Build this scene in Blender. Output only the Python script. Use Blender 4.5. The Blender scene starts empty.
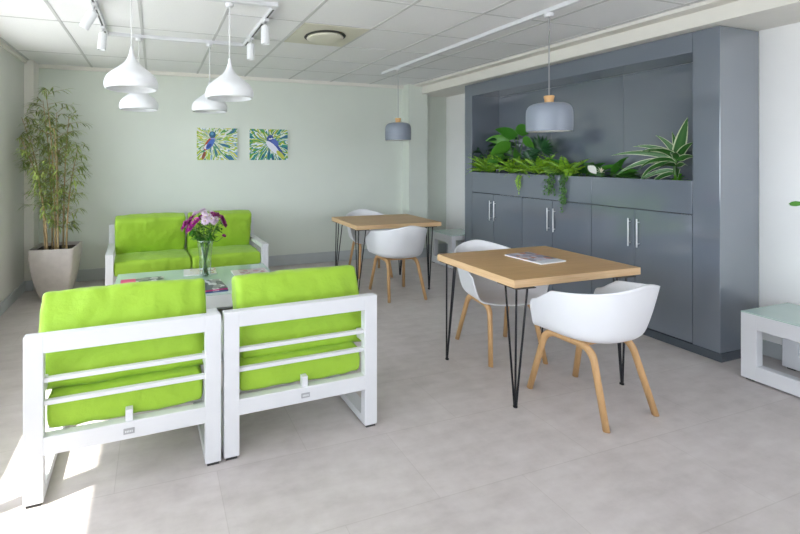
import bpy, bmesh, math, random
from mathutils import Vector, Matrix, noise, Quaternion
random.seed(7)
PI = math.pi
S = bpy.context.scene
COL = S.collection

# ------------------------------------------------------------------ materials
MATS = {}
class NT:
    def __init__(self, name):
        self.m = bpy.data.materials.new(name); self.m.use_nodes = True
        self.t = self.m.node_tree; self.n = self.t.nodes; self.l = self.t.links
        self.b = self.n['Principled BSDF']; self.out = self.n['Material Output']
        MATS[name] = self.m
    def add(self, typ, **kw):
        o = self.n.new(typ)
        for k, v in kw.items():
            if k in o.inputs: o.inputs[k].default_value = v
            else: setattr(o, k, v)
        return o
    def link(self, a, b): self.l.new(a, b)
    def set(self, **kw):
        for k, v in kw.items(): self.b.inputs[k].default_value = v
    def math(self, op, a, b=None, c=None, clamp=False):
        o = self.n.new('ShaderNodeMath'); o.operation = op; o.use_clamp = clamp
        for i, v in enumerate((a, b, c)):
            if v is None: continue
            if isinstance(v, (int, float)): o.inputs[i].default_value = v
            else: self.l.new(v, o.inputs[i])
        return o.outputs[0]
    def mix(self, fac, a, b):
        o = self.n.new('ShaderNodeMix'); o.data_type = 'RGBA'
        for sock, v in ((o.inputs[0], fac), (o.inputs[6], a), (o.inputs[7], b)):
            if isinstance(v, (int, float)): sock.default_value = v
            elif isinstance(v, tuple): sock.default_value = v if len(v) == 4 else (*v, 1)
            else: self.l.new(v, sock)
        return o.outputs[2]
    def ramp(self, fac, stops, interp='LINEAR'):
        o = self.n.new('ShaderNodeValToRGB'); o.color_ramp.interpolation = interp
        e = o.color_ramp.elements
        while len(e) < len(stops): e.new(0.5)
        for i, (p, c) in enumerate(stops):
            e[i].position = p; e[i].color = (*c, 1)
        self.l.new(fac, o.inputs[0]); return o.outputs[0]
    def coord(self, which='Object', scale=(1,1,1), loc=(0,0,0), rot=(0,0,0)):
        tc = self.n.new('ShaderNodeTexCoord'); mp = self.n.new('ShaderNodeMapping')
        mp.inputs['Scale'].default_value = scale; mp.inputs['Location'].default_value = loc; mp.inputs['Rotation'].default_value = rot
        self.l.new(tc.outputs[which], mp.inputs[0]); return mp.outputs[0]
    def noise(self, vec, scale, detail=4, rough=.5):
        o = self.n.new('ShaderNodeTexNoise'); o.inputs['Scale'].default_value = scale
        o.inputs['Detail'].default_value = detail; o.inputs['Roughness'].default_value = rough
        self.l.new(vec, o.inputs['Vector']); return o.outputs['Fac']
    def bump(self, h, strength, dist=.01):
        o = self.n.new('ShaderNodeBump'); o.inputs['Strength'].default_value = strength; o.inputs['Distance'].default_value = dist
        self.l.new(h, o.inputs['Height']); self.l.new(o.outputs[0], self.b.inputs['Normal'])

def plain(name, col, rough=.5, metal=0, var=.04, nscale=8, coat=0, bump=0, bscale=60):
    m = NT(name); v = m.coord('Object')
    f = m.noise(v, nscale)
    c0 = tuple(max(0, c*(1-var)) for c in col); c1 = tuple(min(1, c*(1+var)) for c in col)
    m.link(m.ramp(f, [(.3, c0), (.7, c1)]), m.b.inputs['Base Color'])
    m.set(Roughness=rough, Metallic=metal); m.b.inputs['Coat Weight'].default_value = coat
    if bump: m.bump(m.noise(v, bscale, 3), bump, .002)
    return m.m

plain('white_powder_coat', (.695,.70,.725), .42, var=.015, bump=.05, bscale=400)
plain('white_shell_plastic', (.77,.775,.80), .38, var=.01)
plain('white_lamp_enamel', (.80,.81,.83), .40, var=.01)
plain('wall_paint_sage', (.685,.725,.655), .75, var=.012, nscale=3, bump=.06, bscale=250)
plain('wall_paint_white', (.87,.865,.845), .7, var=.012, nscale=3, bump=.06, bscale=250)
plain('wall_paint_pale_grey', (.64,.64,.60), .7, var=.012, nscale=3, bump=.06, bscale=250)
plain('cream_trim_paint', (.78,.76,.70), .6, var=.012)
plain('baseboard_grey', (.50,.53,.54), .5, var=.02)
plain('grid_bar_grey', (.56,.56,.56), .5, var=.02)
plain('black_rod_metal', (.012,.012,.016), .35, metal=.3)
plain('dark_rubber', (.03,.03,.03), .7)
plain('brushed_steel', (.72,.73,.75), .28, metal=1)
plain('label_grey', (.42,.43,.45), .4, metal=.6)
plain('label_print', (.75,.76,.78), .5)
plain('planter_stone', (.50,.46,.43), .8, var=.08, nscale=14, bump=.25, bscale=90)
plain('soil_brown', (.035,.024,.016), .95, var=.4, nscale=60, bump=.6, bscale=80)
plain('grey_lamp_paint', (.23,.26,.31), .42, var=.015)
plain('lamp_inside_white', (.82,.82,.80), .5)
plain('lamp_cap_wood', (.62,.36,.15), .5, var=.12, nscale=18)
plain('vent_cream', (.66,.64,.53), .55, var=.01)
plain('vent_shadow', (.05,.05,.045), .8)
plain('slot_dark', (.08,.08,.08), .6)
plain('cord_white', (.75,.75,.75), .5)
plain('cord_grey', (.30,.30,.31), .5)
plain('plinth_grey', (.075,.088,.105), .25, var=.03)
plain('niche_floor', (.04,.045,.05), .5)
plain('paper_white', (.85,.85,.86), .5, var=.01)
plain('spathe_white', (.86,.86,.80), .5)
plain('cream_petal', (.80,.76,.58), .5)
plain('paving_pale', (.46,.45,.43), .85, var=.08, nscale=3)
plain('render_outside', (.78,.77,.74), .85, var=.04)
plain('bulb_white', (.85,.84,.80), .3)

def lacquer():
    m = NT('grey_gloss_lacquer'); v = m.coord('Object')
    f = m.noise(v, 2.2, 2)
    m.link(m.ramp(f, [(.3, (.150,.175,.212)), (.7, (.159,.185,.223))]), m.b.inputs['Base Color'])
    m.set(Roughness=.10, IOR=1.75); m.b.inputs['Coat Weight'].default_value = 1.0; m.b.inputs['Coat Roughness'].default_value = .02
    m.bump(m.noise(v, 2.0, 1), .03, .01)
lacquer()

def fabric():
    m = NT('lime_fabric'); v = m.coord('Object')
    f = m.noise(v, 5, 4)
    m.link(m.ramp(f, [(.25, (.285,.485,.022)), (.75, (.335,.545,.032))]), m.b.inputs['Base Color'])
    m.set(Roughness=.62); m.b.inputs['Sheen Weight'].default_value = .15
    a = m.noise(v, 420, 2); b = m.noise(v, 14, 4)
    m.bump(m.math('ADD', m.math('MULTIPLY', a, .10), m.math('ADD', b, m.noise(m.coord('Object', scale=(1,1,1), rot=(.4,.3,.8)), 6, 3))), .5, .018)
fabric()

def oak():
    m = NT('oak_veneer')
    v = m.coord('Object', scale=(1.2, 22, 22)); g = m.noise(v, 3.2, 6, .6)
    v2 = m.coord('Object', scale=(.8, 5, 5)); g2 = m.noise(v2, 2, 3)
    c = m.ramp(m.math('ADD', m.math('MULTIPLY', g, .65), m.math('MULTIPLY', g2, .35)), [(.30, (.46,.270,.118)), (.52, (.56,.345,.160)), (.72, (.63,.41,.205))])
    m.link(c, m.b.inputs['Base Color']); m.set(Roughness=.42); m.bump(g, .06, .002)
    m = NT('oak_edge')
    v = m.coord('Object', scale=(2, 2, 40)); g = m.noise(v, 3, 5)
    m.link(m.ramp(g, [(.3, (.60,.39,.20)), (.7, (.71,.49,.28))]), m.b.inputs['Base Color']); m.set(Roughness=.45)
    m = NT('leg_wood')
    v = m.coord('Object', scale=(14, 14, 2)); g = m.noise(v, 4, 5)
    m.link(m.ramp(g, [(.3, (.50,.290,.125)), (.7, (.61,.375,.180))]), m.b.inputs['Base Color']); m.set(Roughness=.45)
oak()

def floor_mat():
    m = NT('floor_stone_vinyl')
    v = m.coord('Object')
    big = m.noise(v, 1.3, 5, .6); fine = m.noise(v, 9, 8, .65)
    vs = m.coord('Object', scale=(1, 3.5, 1), rot=(0,0,.15)); st = m.noise(vs, 4, 6, .6)
    f = m.math('ADD', m.math('ADD', m.math('MULTIPLY', big, .35), m.math('MULTIPLY', fine, .30)), m.math('MULTIPLY', st, .35))
    c = m.ramp(f, [(.34, (.490,.442,.428)), (.50, (.600,.548,.534)), (.66, (.690,.642,.630))])
    br = m.n.new('ShaderNodeTexBrick'); br.offset = .5
    bv = m.coord('Object', loc=(.18,.27,0)); m.link(bv, br.inputs['Vector'])
    br.inputs['Scale'].default_value = 1; br.inputs['Brick Width'].default_value = .92; br.inputs['Row Height'].default_value = .46
    br.inputs['Mortar Size'].default_value = .0022; br.inputs['Mortar Smooth'].default_value = .2
    br.inputs['Color1'].default_value = (.95,.95,.95,1); br.inputs['Color2'].default_value = (1,1,1,1); br.inputs['Mortar'].default_value = (.86,.85,.84,1)
    mul = m.n.new('ShaderNodeMix'); mul.data_type = 'RGBA'; mul.blend_type = 'MULTIPLY'; mul.inputs[0].default_value = 1
    m.link(c, mul.inputs[6]); m.link(br.outputs['Color'], mul.inputs[7]); m.link(mul.outputs[2], m.b.inputs['Base Color'])
    m.link(m.math('ADD', m.math('MULTIPLY', fine, .25), .30), m.b.inputs['Roughness'])
    m.bump(f, .05, .004)
floor_mat()

def ceil_mat():
    m = NT('ceiling_tile'); v = m.coord('Object')
    f = m.noise(v, 180, 3, .7)
    m.link(m.ramp(f, [(.3, (.80,.80,.81)), (.7, (.86,.86,.865))]), m.b.inputs['Base Color']); m.set(Roughness=.9); m.bump(f, .12, .002)
ceil_mat()

def glassy(name, tint, refl=1.0):
    m = NT(name)
    tr = m.add('ShaderNodeBsdfTransparent'); tr.inputs[0].default_value = (*tint, 1)
    gl = m.add('ShaderNodeBsdfGlossy'); gl.inputs['Roughness'].default_value = .02
    lw = m.add('ShaderNodeLayerWeight'); lw.inputs[0].default_value = .5
    fr = m.math('ADD', m.math('MULTIPLY', m.math('POWER', lw.outputs['Facing'], 5.0), .90), .04)
    mx = m.add('ShaderNodeMixShader')
    m.link(m.math('MULTIPLY', fr, refl, None, True), mx.inputs[0]); m.link(tr.outputs[0], mx.inputs[1]); m.link(gl.outputs[0], mx.inputs[2])
    m.link(mx.outputs[0], m.out.inputs[0])
glassy('window_glass', (.97,.985,.98)); glassy('vase_glass', (.955,.98,.972), 1.6); glassy('vase_water', (.965,.98,.965), .4)

def mint_glass():
    m = NT('mint_frosted_glass'); v = m.coord('Object')
    f = m.noise(v, 3, 2)
    m.link(m.ramp(f, [(.3, (.56,.74,.68)), (.7, (.60,.77,.71))]), m.b.inputs['Base Color'])
    m.set(Roughness=.07); m.b.inputs['Transmission Weight'].default_value = .15; m.b.inputs['Coat Weight'].default_value = .4
mint_glass()

def leafmat(name, dark, light, rough=.42, trans=.0, spec=.5):
    m = NT(name); g = m.n.new('ShaderNodeNewGeometry')
    v = m.coord('Object'); f = m.noise(v, 30, 3)
    fac = m.math('ADD', m.math('MULTIPLY', g.outputs['Random Per Island'], .7), m.math('MULTIPLY', f, .3))
    m.link(m.ramp(fac, [(.1, dark), (.9, light)]), m.b.inputs['Base Color']); m.set(Roughness=rough)
    if trans:
        tl = m.add('ShaderNodeBsdfTranslucent'); tl.inputs[0].default_value = (*light, 1)
        mx = m.add('ShaderNodeMixShader'); mx.inputs[0].default_value = trans
        m.link(m.b.outputs[0], mx.inputs[1]); m.link(tl.outputs[0], mx.inputs[2]); m.link(mx.outputs[0], m.out.inputs[0])
leafmat('bamboo_leaf', (.06,.115,.025), (.44,.53,.14), .5, .2)
plain('bamboo_cane', (.42,.30,.15), .5, var=.25, nscale=12)
leafmat('fern_leaf', (.06,.22,.010), (.42,.70,.04), .45, .25)
leafmat('fern_dark', (.02,.12,.014), (.08,.28,.03), .4, .1)
leafmat('deep_leaf', (.010,.050,.018), (.030,.11,.035), .35)
leafmat('broad_leaf', (.035,.18,.018), (.12,.36,.035), .35, .15)
leafmat('trailing_leaf', (.05,.19,.03), (.20,.40,.10), .5, .1)
leafmat('lime_leaf', (.06,.28,.01), (.16,.45,.02), .45, .1)
leafmat('stem_green', (.04,.13,.02), (.11,.24,.05), .5)
leafmat('petal_purple', (.26,.010,.16), (.48,.035,.33), .5, .15)
leafmat('petal_pink_white', (.74,.52,.70), (.88,.82,.88), .5, .15)
leafmat('flower_eye', (.45,.50,.05), (.70,.62,.10), .6)

def dracaena_mat():
    m = NT('striped_leaf')
    uv = m.n.new('ShaderNodeUVMap'); sp = m.n.new('ShaderNodeSeparateXYZ'); m.link(uv.outputs[0], sp.inputs[0])
    a = m.math('ABSOLUTE', m.math('SUBTRACT', sp.outputs[0], .5))
    mid = m.ramp(a, [(.0, (.05,.17,.03)), (.36, (.022,.115,.02)), (.41, (.55,.64,.38)), (.47, (.62,.70,.46))])
    m.link(mid, m.b.inputs['Base Color']); m.set(Roughness=.38)
dracaena_mat()

def painting(name, cx, cz, bird, pal, seed):
    """abstract canvas: brush strokes radiating from (cx, cz), a small bird perched over them"""
    m = NT(name)
    tc = m.n.new('ShaderNodeTexCoord'); sp = m.n.new('ShaderNodeSeparateXYZ'); m.link(tc.outputs['Generated'], sp.inputs[0])
    X, Z = sp.outputs[0], sp.outputs[2]
    dx = m.math('MULTIPLY', m.math('SUBTRACT', X, cx), 1.3); dz = m.math('SUBTRACT', Z, cz)
    ang = m.math('ARCTAN2', dz, dx)
    r = m.math('SQRT', m.math('ADD', m.math('MULTIPLY', dx, dx), m.math('MULTIPLY', dz, dz)))
    cb = m.n.new('ShaderNodeCombineXYZ')
    m.link(m.math('MULTIPLY', ang, 1.75), cb.inputs[0]); m.link(m.math('MULTIPLY', r, .75), cb.inputs[1]); cb.inputs[2].default_value = seed
    f = m.noise(cb.outputs[0], 2.4, 2, .5)
    col = m.ramp(f, pal, 'CONSTANT')
    def ell(x, z, a, b, rot):
        ux = m.math('MULTIPLY', m.math('SUBTRACT', X, x), 1.3); uz = m.math('SUBTRACT', Z, z)
        c, s = math.cos(rot), math.sin(rot)
        p = m.math('ADD', m.math('MULTIPLY', ux, c), m.math('MULTIPLY', uz, s))
        q = m.math('SUBTRACT', m.math('MULTIPLY', uz, c), m.math('MULTIPLY', ux, s))
        p = m.math('DIVIDE', p, a); q = m.math('DIVIDE', q, b)
        return m.math('LESS_THAN', m.math('ADD', m.math('MULTIPLY', p, p), m.math('MULTIPLY', q, q)), 1.0)
    for (x, z, a, b, rot, c) in bird: col = m.mix(ell(x, z, a, b, rot), col, c)
    m.link(col, m.b.inputs['Base Color']); m.set(Roughness=.6)
    m.bump(f, .2, .004)
PAL1 = [(0, (.04,.16,.30)), (.36, (.10,.32,.08)), (.42, (.70,.74,.72)), (.47, (.55,.55,.05)), (.51, (.25,.48,.10)), (.55, (.78,.80,.78)), (.61, (.16,.36,.52)), (.66, (.62,.62,.08))]
PAL2 = [(0, (.02,.10,.22)), (.36, (.03,.26,.20)), (.43, (.72,.78,.80)), (.47, (.50,.52,.04)), (.51, (.10,.34,.06)), (.56, (.03,.22,.30)), (.60, (.75,.80,.82)), (.66, (.40,.48,.06))]
painting('bird_painting_red', .36, .62, [
    (.17,.14,.13,.05,1.25,(.28,.07,.04)), (.30,.52,.26,.10,.95,(.42,.07,.03)), (.24,.42,.10,.06,.8,(.75,.72,.76)), (.33,.50,.21,.085,.95,(.06,.15,.50)),
    (.30,.44,.09,.05,.7,(.03,.06,.28)), (.38,.79,.105,.105,0,(.02,.10,.20)), (.37,.82,.05,.05,0,(.10,.28,.45)), (.39,.67,.10,.02,0,(.30,.30,.65))], PAL1, 1.7)
painting('bird_painting_blue', .50, .55, [
    (.66,.44,.40,.10,-.80,(.04,.08,.30)), (.60,.40,.30,.10,-.75,(.76,.77,.86)), (.80,.18,.17,.07,-.75,(.50,.52,.08)), (.66,.58,.15,.08,-.7,(.08,.13,.45)),
    (.54,.73,.10,.085,0,(.04,.09,.30)), (.545,.69,.07,.025,.2,(.75,.76,.85)), (.535,.72,.022,.022,0,(.01,.01,.05))], PAL2, 5.3)

def magazine_mat(name, base, block, seed, bx=(0,.3), picks=None):
    m = NT(name)
    tc = m.n.new('ShaderNodeTexCoord'); sp = m.n.new('ShaderNodeSeparateXYZ'); m.link(tc.outputs['Generated'], sp.inputs[0])
    mp = m.n.new('ShaderNodeMapping'); m.link(tc.outputs['Generated'], mp.inputs[0]); mp.inputs['Location'].default_value = (seed, seed*2, 0); mp.inputs['Scale'].default_value = (1.4,1,0)
    vo = m.n.new('ShaderNodeTexVoronoi'); vo.inputs['Scale'].default_value = 5; m.link(mp.outputs[0], vo.inputs['Vector'])
    s2 = m.n.new('ShaderNodeSeparateColor'); m.link(vo.outputs['Color'], s2.inputs[0])
    c = m.ramp(s2.outputs[0], picks or [(0, base), (.4, tuple(.5*b+.2 for b in base)), (.6, (.06,.07,.09)), (.8, (.6,.6,.62))], 'CONSTANT')
    inb = m.math('MULTIPLY', m.math('GREATER_THAN', sp.outputs[0], bx[0]), m.math('LESS_THAN', sp.outputs[0], bx[1]))
    c = m.mix(inb, c, block)
    m.link(c, m.b.inputs['Base Color']); m.set(Roughness=.3)
magazine_mat('cover_pink_left', (.12,.14,.13), (.72,.05,.22), 3.1, (-.1,.34))
magazine_mat('cover_dark', (.05,.06,.07), (.10,.11,.12), 7.7, (-.1,.1))
magazine_mat('cover_light', (.62,.55,.48), (.75,.74,.72), 1.3, (-.1,.2), [(0,(.70,.68,.64)),(.3,(.42,.20,.16)),(.45,(.75,.73,.70)),(.7,(.55,.50,.25)),(.85,(.70,.70,.72))])
magazine_mat('cover_rose', (.55,.42,.44), (.70,.66,.66), 9.1, (-.1,.2), [(0,(.60,.50,.52)),(.35,(.45,.22,.25)),(.55,(.72,.68,.68)),(.8,(.40,.38,.42))])
magazine_mat('cover_table', (.45,.42,.52), (.74,.75,.80), 4.4, (.78,1.2), [(0,(.38,.34,.46)),(.25,(.62,.58,.66)),(.45,(.55,.20,.13)),(.58,(.30,.28,.36)),(.75,(.72,.62,.60)),(.9,(.20,.18,.25))])
plain('cover_edge_pink', (.72,.05,.30), .4); plain('cover_edge_blue', (.05,.09,.32), .4)

# ------------------------------------------------------------------ mesh helpers
def link(name, mesh, mat, parent=None, smooth=None, mats=None):
    o = bpy.data.objects.new(name, mesh); COL.objects.link(o)
    for mm in (mats or [mat]): mesh.materials.append(MATS[mm])
    if parent: o.parent = parent
    if smooth is not None:
        for p in mesh.polygons: p.use_smooth = smooth
    return o
def obj(name, bm, mat, parent=None, smooth=False, mats=None, loc=None, rot=None, autosmooth=None):
    bmesh.ops.recalc_face_normals(bm, faces=bm.faces)
    me = bpy.data.meshes.new(name); bm.to_mesh(me); bm.free()
    o = link(name, me, mat, parent, smooth, mats)
    if loc: o.location = loc
    if rot: o.rotation_euler = rot
    if autosmooth:
        me.set_sharp_from_angle(angle=math.radians(autosmooth))
    return o
def raw(name, bm, mat, parent=None, smooth=True, mats=None):
    me = bpy.data.meshes.new(name); bm.to_mesh(me); bm.free()
    return link(name, me, mat, parent, smooth, mats)
def tag(o, label=None, cat=None, group=None, kind=None):
    if label: o['label'] = label
    if cat: o['category'] = cat
    if group: o['group'] = group
    if kind: o['kind'] = kind
    return o
def thing(name, label, cat, loc=(0,0,0), rz=0, group=None):
    o = bpy.data.objects.new(name, None); COL.objects.link(o); o.empty_display_size = .1
    o.location = loc; o.rotation_euler = (0,0,rz)
    return tag(o, label, cat, group)
def struct(o): o['kind'] = 'structure'; return o
def copy_tree(root, loc, rz=None, label=None):
    r = root.copy(); COL.objects.link(r); r.location = loc
    if rz is not None: r.rotation_euler = (0,0,rz)
    if label: r['label'] = label
    def rec(src, dst):
        for ch in list(src.children):
            c = ch.copy(); COL.objects.link(c); c.parent = dst; c.matrix_parent_inverse = ch.matrix_parent_inverse.copy(); rec(ch, c)
    rec(root, r); return r

def box(bm, lo, hi, bev=0, seg=2, M=None, mat=0):
    vs = [bm.verts.new((x, y, z)) for x in (lo[0], hi[0]) for y in (lo[1], hi[1]) for z in (lo[2], hi[2])]
    F = [(0,1,3,2), (4,6,7,5), (0,4,5,1), (2,3,7,6), (0,2,6,4), (1,5,7,3)]
    fs = [bm.faces.new([vs[i] for i in f]) for f in F]
    for f in fs: f.material_index = mat
    allv = vs
    if bev:
        es = list({e for f in fs for e in f.edges})
        r = bmesh.ops.bevel(bm, geom=es, offset=bev, segments=seg, profile=.5, affect='EDGES')
        allv = list({v for f in r['faces'] for v in f.verts} | {v for v in vs if v.is_valid})
        for f in r['faces']: f.material_index = mat
    if M is not None: bmesh.ops.transform(bm, matrix=M, verts=[v for v in allv if v.is_valid])
def bxm(lo, hi, bev=0, seg=2):
    bm = bmesh.new(); box(bm, lo, hi, bev, seg); return bm
def tube(bm, pts, rad, seg=8, cap=True, sy=1.0):
    pts = [Vector(p) for p in pts]; n = len(pts)
    rs = rad if isinstance(rad, (list, tuple)) else [rad]*n
    rings = []; up = None
    for i, p in enumerate(pts):
        t = (pts[min(i+1, n-1)] - pts[max(i-1, 0)]).normalized()
        if up is None:
            up = Vector((0,0,1)) if abs(t.z) < .9 else Vector((1,0,0))
        a = (up - t*up.dot(t))
        if a.length < 1e-5: a = t.orthogonal()
        a.normalize(); b = t.cross(a); up = a
        rings.append([bm.verts.new(p + (a*math.cos(k*2*PI/seg) + b*math.sin(k*2*PI/seg)*sy)*rs[i]) for k in range(seg)])
    for i in range(n-1):
        for k in range(seg):
            bm.faces.new((rings[i][k], rings[i][(k+1)%seg], rings[i+1][(k+1)%seg], rings[i+1][k]))
    if cap:
        bm.faces.new(rings[0][::-1]); bm.faces.new(rings[-1])
def lathe(bm, prof, seg=40, c=(0,0,0), capb=False, capt=False):
    rings = []
    for r, z in prof:
        rings.append([bm.verts.new((c[0]+r*math.cos(k*2*PI/seg), c[1]+r*math.sin(k*2*PI/seg), c[2]+z)) for k in range(seg)])
    for i in range(len(rings)-1):
        for k in range(seg):
            bm.faces.new((rings[i][k], rings[i][(k+1)%seg], rings[i+1][(k+1)%seg], rings[i+1][k]))
    if capb: bm.faces.new(rings[0][::-1])
    if capt: bm.faces.new(rings[-1])
def smoothpath(pts, n=8):
    pts = [Vector(p) for p in pts]; out = []
    P = [pts[0]*2-pts[1]] + pts + [pts[-1]*2-pts[-2]]
    for i in range(1, len(P)-2):
        for k in range(n):
            t = k/n; a, b, c, d = P[i-1], P[i], P[i+1], P[i+2]
            out.append(.5*((2*b) + (c-a)*t + (2*a-5*b+4*c-d)*t*t + (3*b-a-3*c+d)*t**3))
    out.append(pts[-1]); return out
def bendpath(pts, r, n=6):
    """polyline with its inner corners rounded at radius-like distance r"""
    pts = [Vector(p) for p in pts]; out = [pts[0]]
    for i in range(1, len(pts)-1):
        a = (pts[i-1]-pts[i]); b = (pts[i+1]-pts[i]); d = min(r, a.length*.45, b.length*.45)
        p0 = pts[i]+a.normalized()*d; p1 = pts[i]+b.normalized()*d
        for k in range(n+1):
            t = k/n; out.append(p0*(1-t)**2 + pts[i]*2*t*(1-t) + p1*t*t)
    out.append(pts[-1]); return out
def leaf(bm, base, d, L, W, droop=.3, fold=.25, nseg=5, side=None, shape='lance', uvl=None, curl=0):
    """a leaf blade growing from base along d, bending down by droop, folded on its midrib"""
    base = Vector(base); d = Vector(d).normalized()
    s = Vector(side) if side is not None else d.cross(Vector((0,0,1)))
    if s.length < 1e-4: s = Vector((1,0,0))
    s = (s - d*s.dot(d)).normalized(); rows = []; p = base.copy(); dd = d.copy()
    for i in range(nseg+1):
        t = i/nseg
        if shape == 'lance': w = math.sin(PI*min(1, t*.96+.04))**.8 * (1-.35*t)
        elif shape == 'sword': w = (min(1, t*5+.35))*(1-t**2.2)
        elif shape == 'oval': w = math.sin(PI*min(1, t*.95+.05))**.6
        elif shape == 'heart': w = (math.sin(PI*(t*.9+.1))**.55)*(1.15-.75*t)
        else: w = 1
        if i == nseg: w = .02
        n = s.cross(dd).normalized(); hw = W*.5*w
        rows.append([bm.verts.new(p - s*hw + n*fold*hw), bm.verts.new(p), bm.verts.new(p + s*hw + n*fold*hw)])
        ax = Vector((0,0,-1)) - dd*dd.dot(Vector((0,0,-1)))
        if ax.length > 1e-4: dd = (dd + ax.normalized()*droop/nseg).normalized()
        s = (s - dd*s.dot(dd)).normalized()
        p = p + dd*L/nseg
    for i in range(nseg):
        for k in range(2):
            f = bm.faces.new((rows[i][k], rows[i][k+1], rows[i+1][k+1], rows[i+1][k])); f.smooth = True
            if uvl:
                for lp, (u, v) in zip(f.loops, ((k*.5, i/nseg), (k*.5+.5, i/nseg), (k*.5+.5, (i+1)/nseg), (k*.5, (i+1)/nseg))): lp[uvl].uv = (u, v)
    return p
def U(a, b): return random.uniform(a, b)

# ------------------------------------------------------------------ room
XL, XR, YB, YF, HC = -1.43, 4.45, 5.68, -4.6, 2.63
struct(obj('floor', bxm((XL-.2, YF-.2, -.12), (XR+.2, YB+.2, 0)), 'floor_stone_vinyl'))
ce = struct(obj('ceiling', bxm((XL-.2, YF-.2, HC), (XR+.2, YB+.2, HC+.12)), 'ceiling_tile'))
bm = bmesh.new()
gx = [1.155+.635*k for k in range(-4, 5) if XL < 1.155+.635*k < 3.72]
for x in gx: box(bm, (x-.012, YF, HC-.004), (x+.012, YB, HC+.002))
for k in range(-13, 4):
    y = 3.26+.6*k
    if YF < y < YB: box(bm, (.52, y-.006, HC-.003), (3.74, y+.006, HC+.002))
for y in (5.0, 3.84, 2.64, 1.44, .24, -.96, -2.16, -3.36): box(bm, (XL, y-.006, HC-.003), (.52, y+.006, HC+.002))
tag(obj('ceiling_grid', bm, 'grid_bar_grey', ce), 'grey metal grid bars between the ceiling tiles')
struct(obj('wall_back', bxm((XL-.2, YB, 0), (XR+.2, YB+.2, HC)), 'wall_paint_sage'))
struct(obj('wall_right', bxm((XR, YF-.2, 0), (XR+.2, YB, HC)), 'wall_paint_white'))
# left wall with its window band
WY0, WY1, WZ0, WZ1 = -2.2, 4.66, .75, 2.40
bm = bmesh.new()
box(bm, (XL-.2, YF-.2, 0), (XL, YB, WZ0)); box(bm, (XL-.2, YF-.2, WZ1), (XL, YB, HC))
box(bm, (XL-.2, YF-.2, WZ0), (XL, WY0, WZ1)); box(bm, (XL-.2, WY1, WZ0), (XL, YB, WZ1))
struct(obj('wall_left', bm, 'wall_paint_pale_grey'))
bm = bmesh.new(); xa, xb = XL-.16, XL-.10
box(bm, (xa, WY0, WZ0), (xb, WY1, WZ0+.05)); box(bm, (xa, WY0, WZ1-.05), (xb, WY1, WZ1))
for y in (WY0+.025, -.6, .6, 1.8, 3.0, 4.1, WY1-.025): box(bm, (xa, y-.025, WZ0+.05), (xb, y+.025, WZ1-.05))
w1 = struct(obj('window_1', bm, 'white_powder_coat'))
tag(obj('window_pane', bxm((xa+.025, WY0+.02, WZ0+.02), (xa+.031, WY1-.02, WZ1-.02)), 'window_glass', w1), 'clear window glass')
# wall behind the viewpoint, its unseen window sized to brighten the right side
FX0, FX1, FZ0, FZ1 = 1.5, 4.3, .4, 2.40
bm = bmesh.new()
box(bm, (XL, YF-.2, 0), (XR, YF, FZ0)); box(bm, (XL, YF-.2, FZ1), (XR, YF, HC))
box(bm, (XL, YF-.2, FZ0), (FX0, YF, FZ1)); box(bm, (FX1, YF-.2, FZ0), (XR, YF, FZ1))
struct(obj('wall_front', bm, 'wall_paint_white'))
bm = bmesh.new()
box(bm, (FX0, YF-.16, FZ0), (FX1, YF-.10, FZ0+.05)); box(bm, (FX0, YF-.16, FZ1-.05), (FX1, YF-.10, FZ1))
for k in range(5):
    x = FX0+.025+(FX1-FX0-.05)*k/4; box(bm, (x-.025, YF-.16, FZ0+.05), (x+.025, YF-.10, FZ1-.05))
w2 = struct(obj('window_2', bm, 'white_powder_coat'))
tag(obj('window_pane', bxm((FX0+.02, YF-.135, FZ0+.02), (FX1-.02, YF-.129, FZ1-.02)), 'window_glass', w2), 'clear window glass')
# corner pier at the left, corner column at the right
struct(obj('pillar_left', bxm((XL, 5.45, 0), (-1.335, YB, HC)), 'cream_trim_paint'))
struct(obj('pillar_right', bxm((3.645, 5.5, 0), (3.97, YB, HC)), 'wall_paint_sage'))
# cornices, bulkhead
struct(obj('trim_1', bxm((-1.335, YB-.03, HC-.045), (3.645, YB, HC)), 'cream_trim_paint'))
struct(obj('trim_2', bxm((XL, YF, HC-.04), (XL+.03, 5.45, HC)), 'cream_trim_paint'))
struct(obj('trim_3', bxm((3.74, YF, HC-.028), (3.90, 5.5, HC)), 'cream_trim_paint'))
bm = bmesh.new(); box(bm, (3.87, YF, 2.492), (XR, 5.5, HC-.028)); box(bm, (3.97, 5.5, 2.492), (XR, YB, HC-.028)); 
struct(obj('ceiling_bulkhead', bm, 'cream_trim_paint'))
# baseboards
struct(obj('baseboard_back', bxm((-1.335, YB-.016, 0), (3.645, YB, .145), .004), 'baseboard_grey'))
bm = bmesh.new(); box(bm, (XL, YF, 0), (XL+.016, 5.45, .115), .004); box(bm, (XL, 5.434, 0), (-1.335, 5.45, .115), .004)
struct(obj('baseboard_left', bm, 'baseboard_grey'))
bm = bmesh.new(); box(bm, (3.645, 5.484, 0), (3.986, 5.5, .145), .004); box(bm, (3.986, YB-.016, 0), (XR, YB, .145), .004)
box(bm, (XR-.016, 4.71, 0), (XR, YB-.016, .145), .004); box(bm, (XR-.016, YF, 0), (XR, 2.0, .115), .004)
struct(obj('baseboard_right', bm, 'baseboard_grey'))
# outside: paving, and unseen eaves added to narrow the sun patch
struct(obj('ground', bxm((-16, -16, -.3), (14, 14, -.14)), 'paving_pale'))
struct(obj('sun_block_eaves', bxm((-2.746, -8, 2.5), (XL-.2, 6.5, 2.66)), 'render_outside'))

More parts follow.
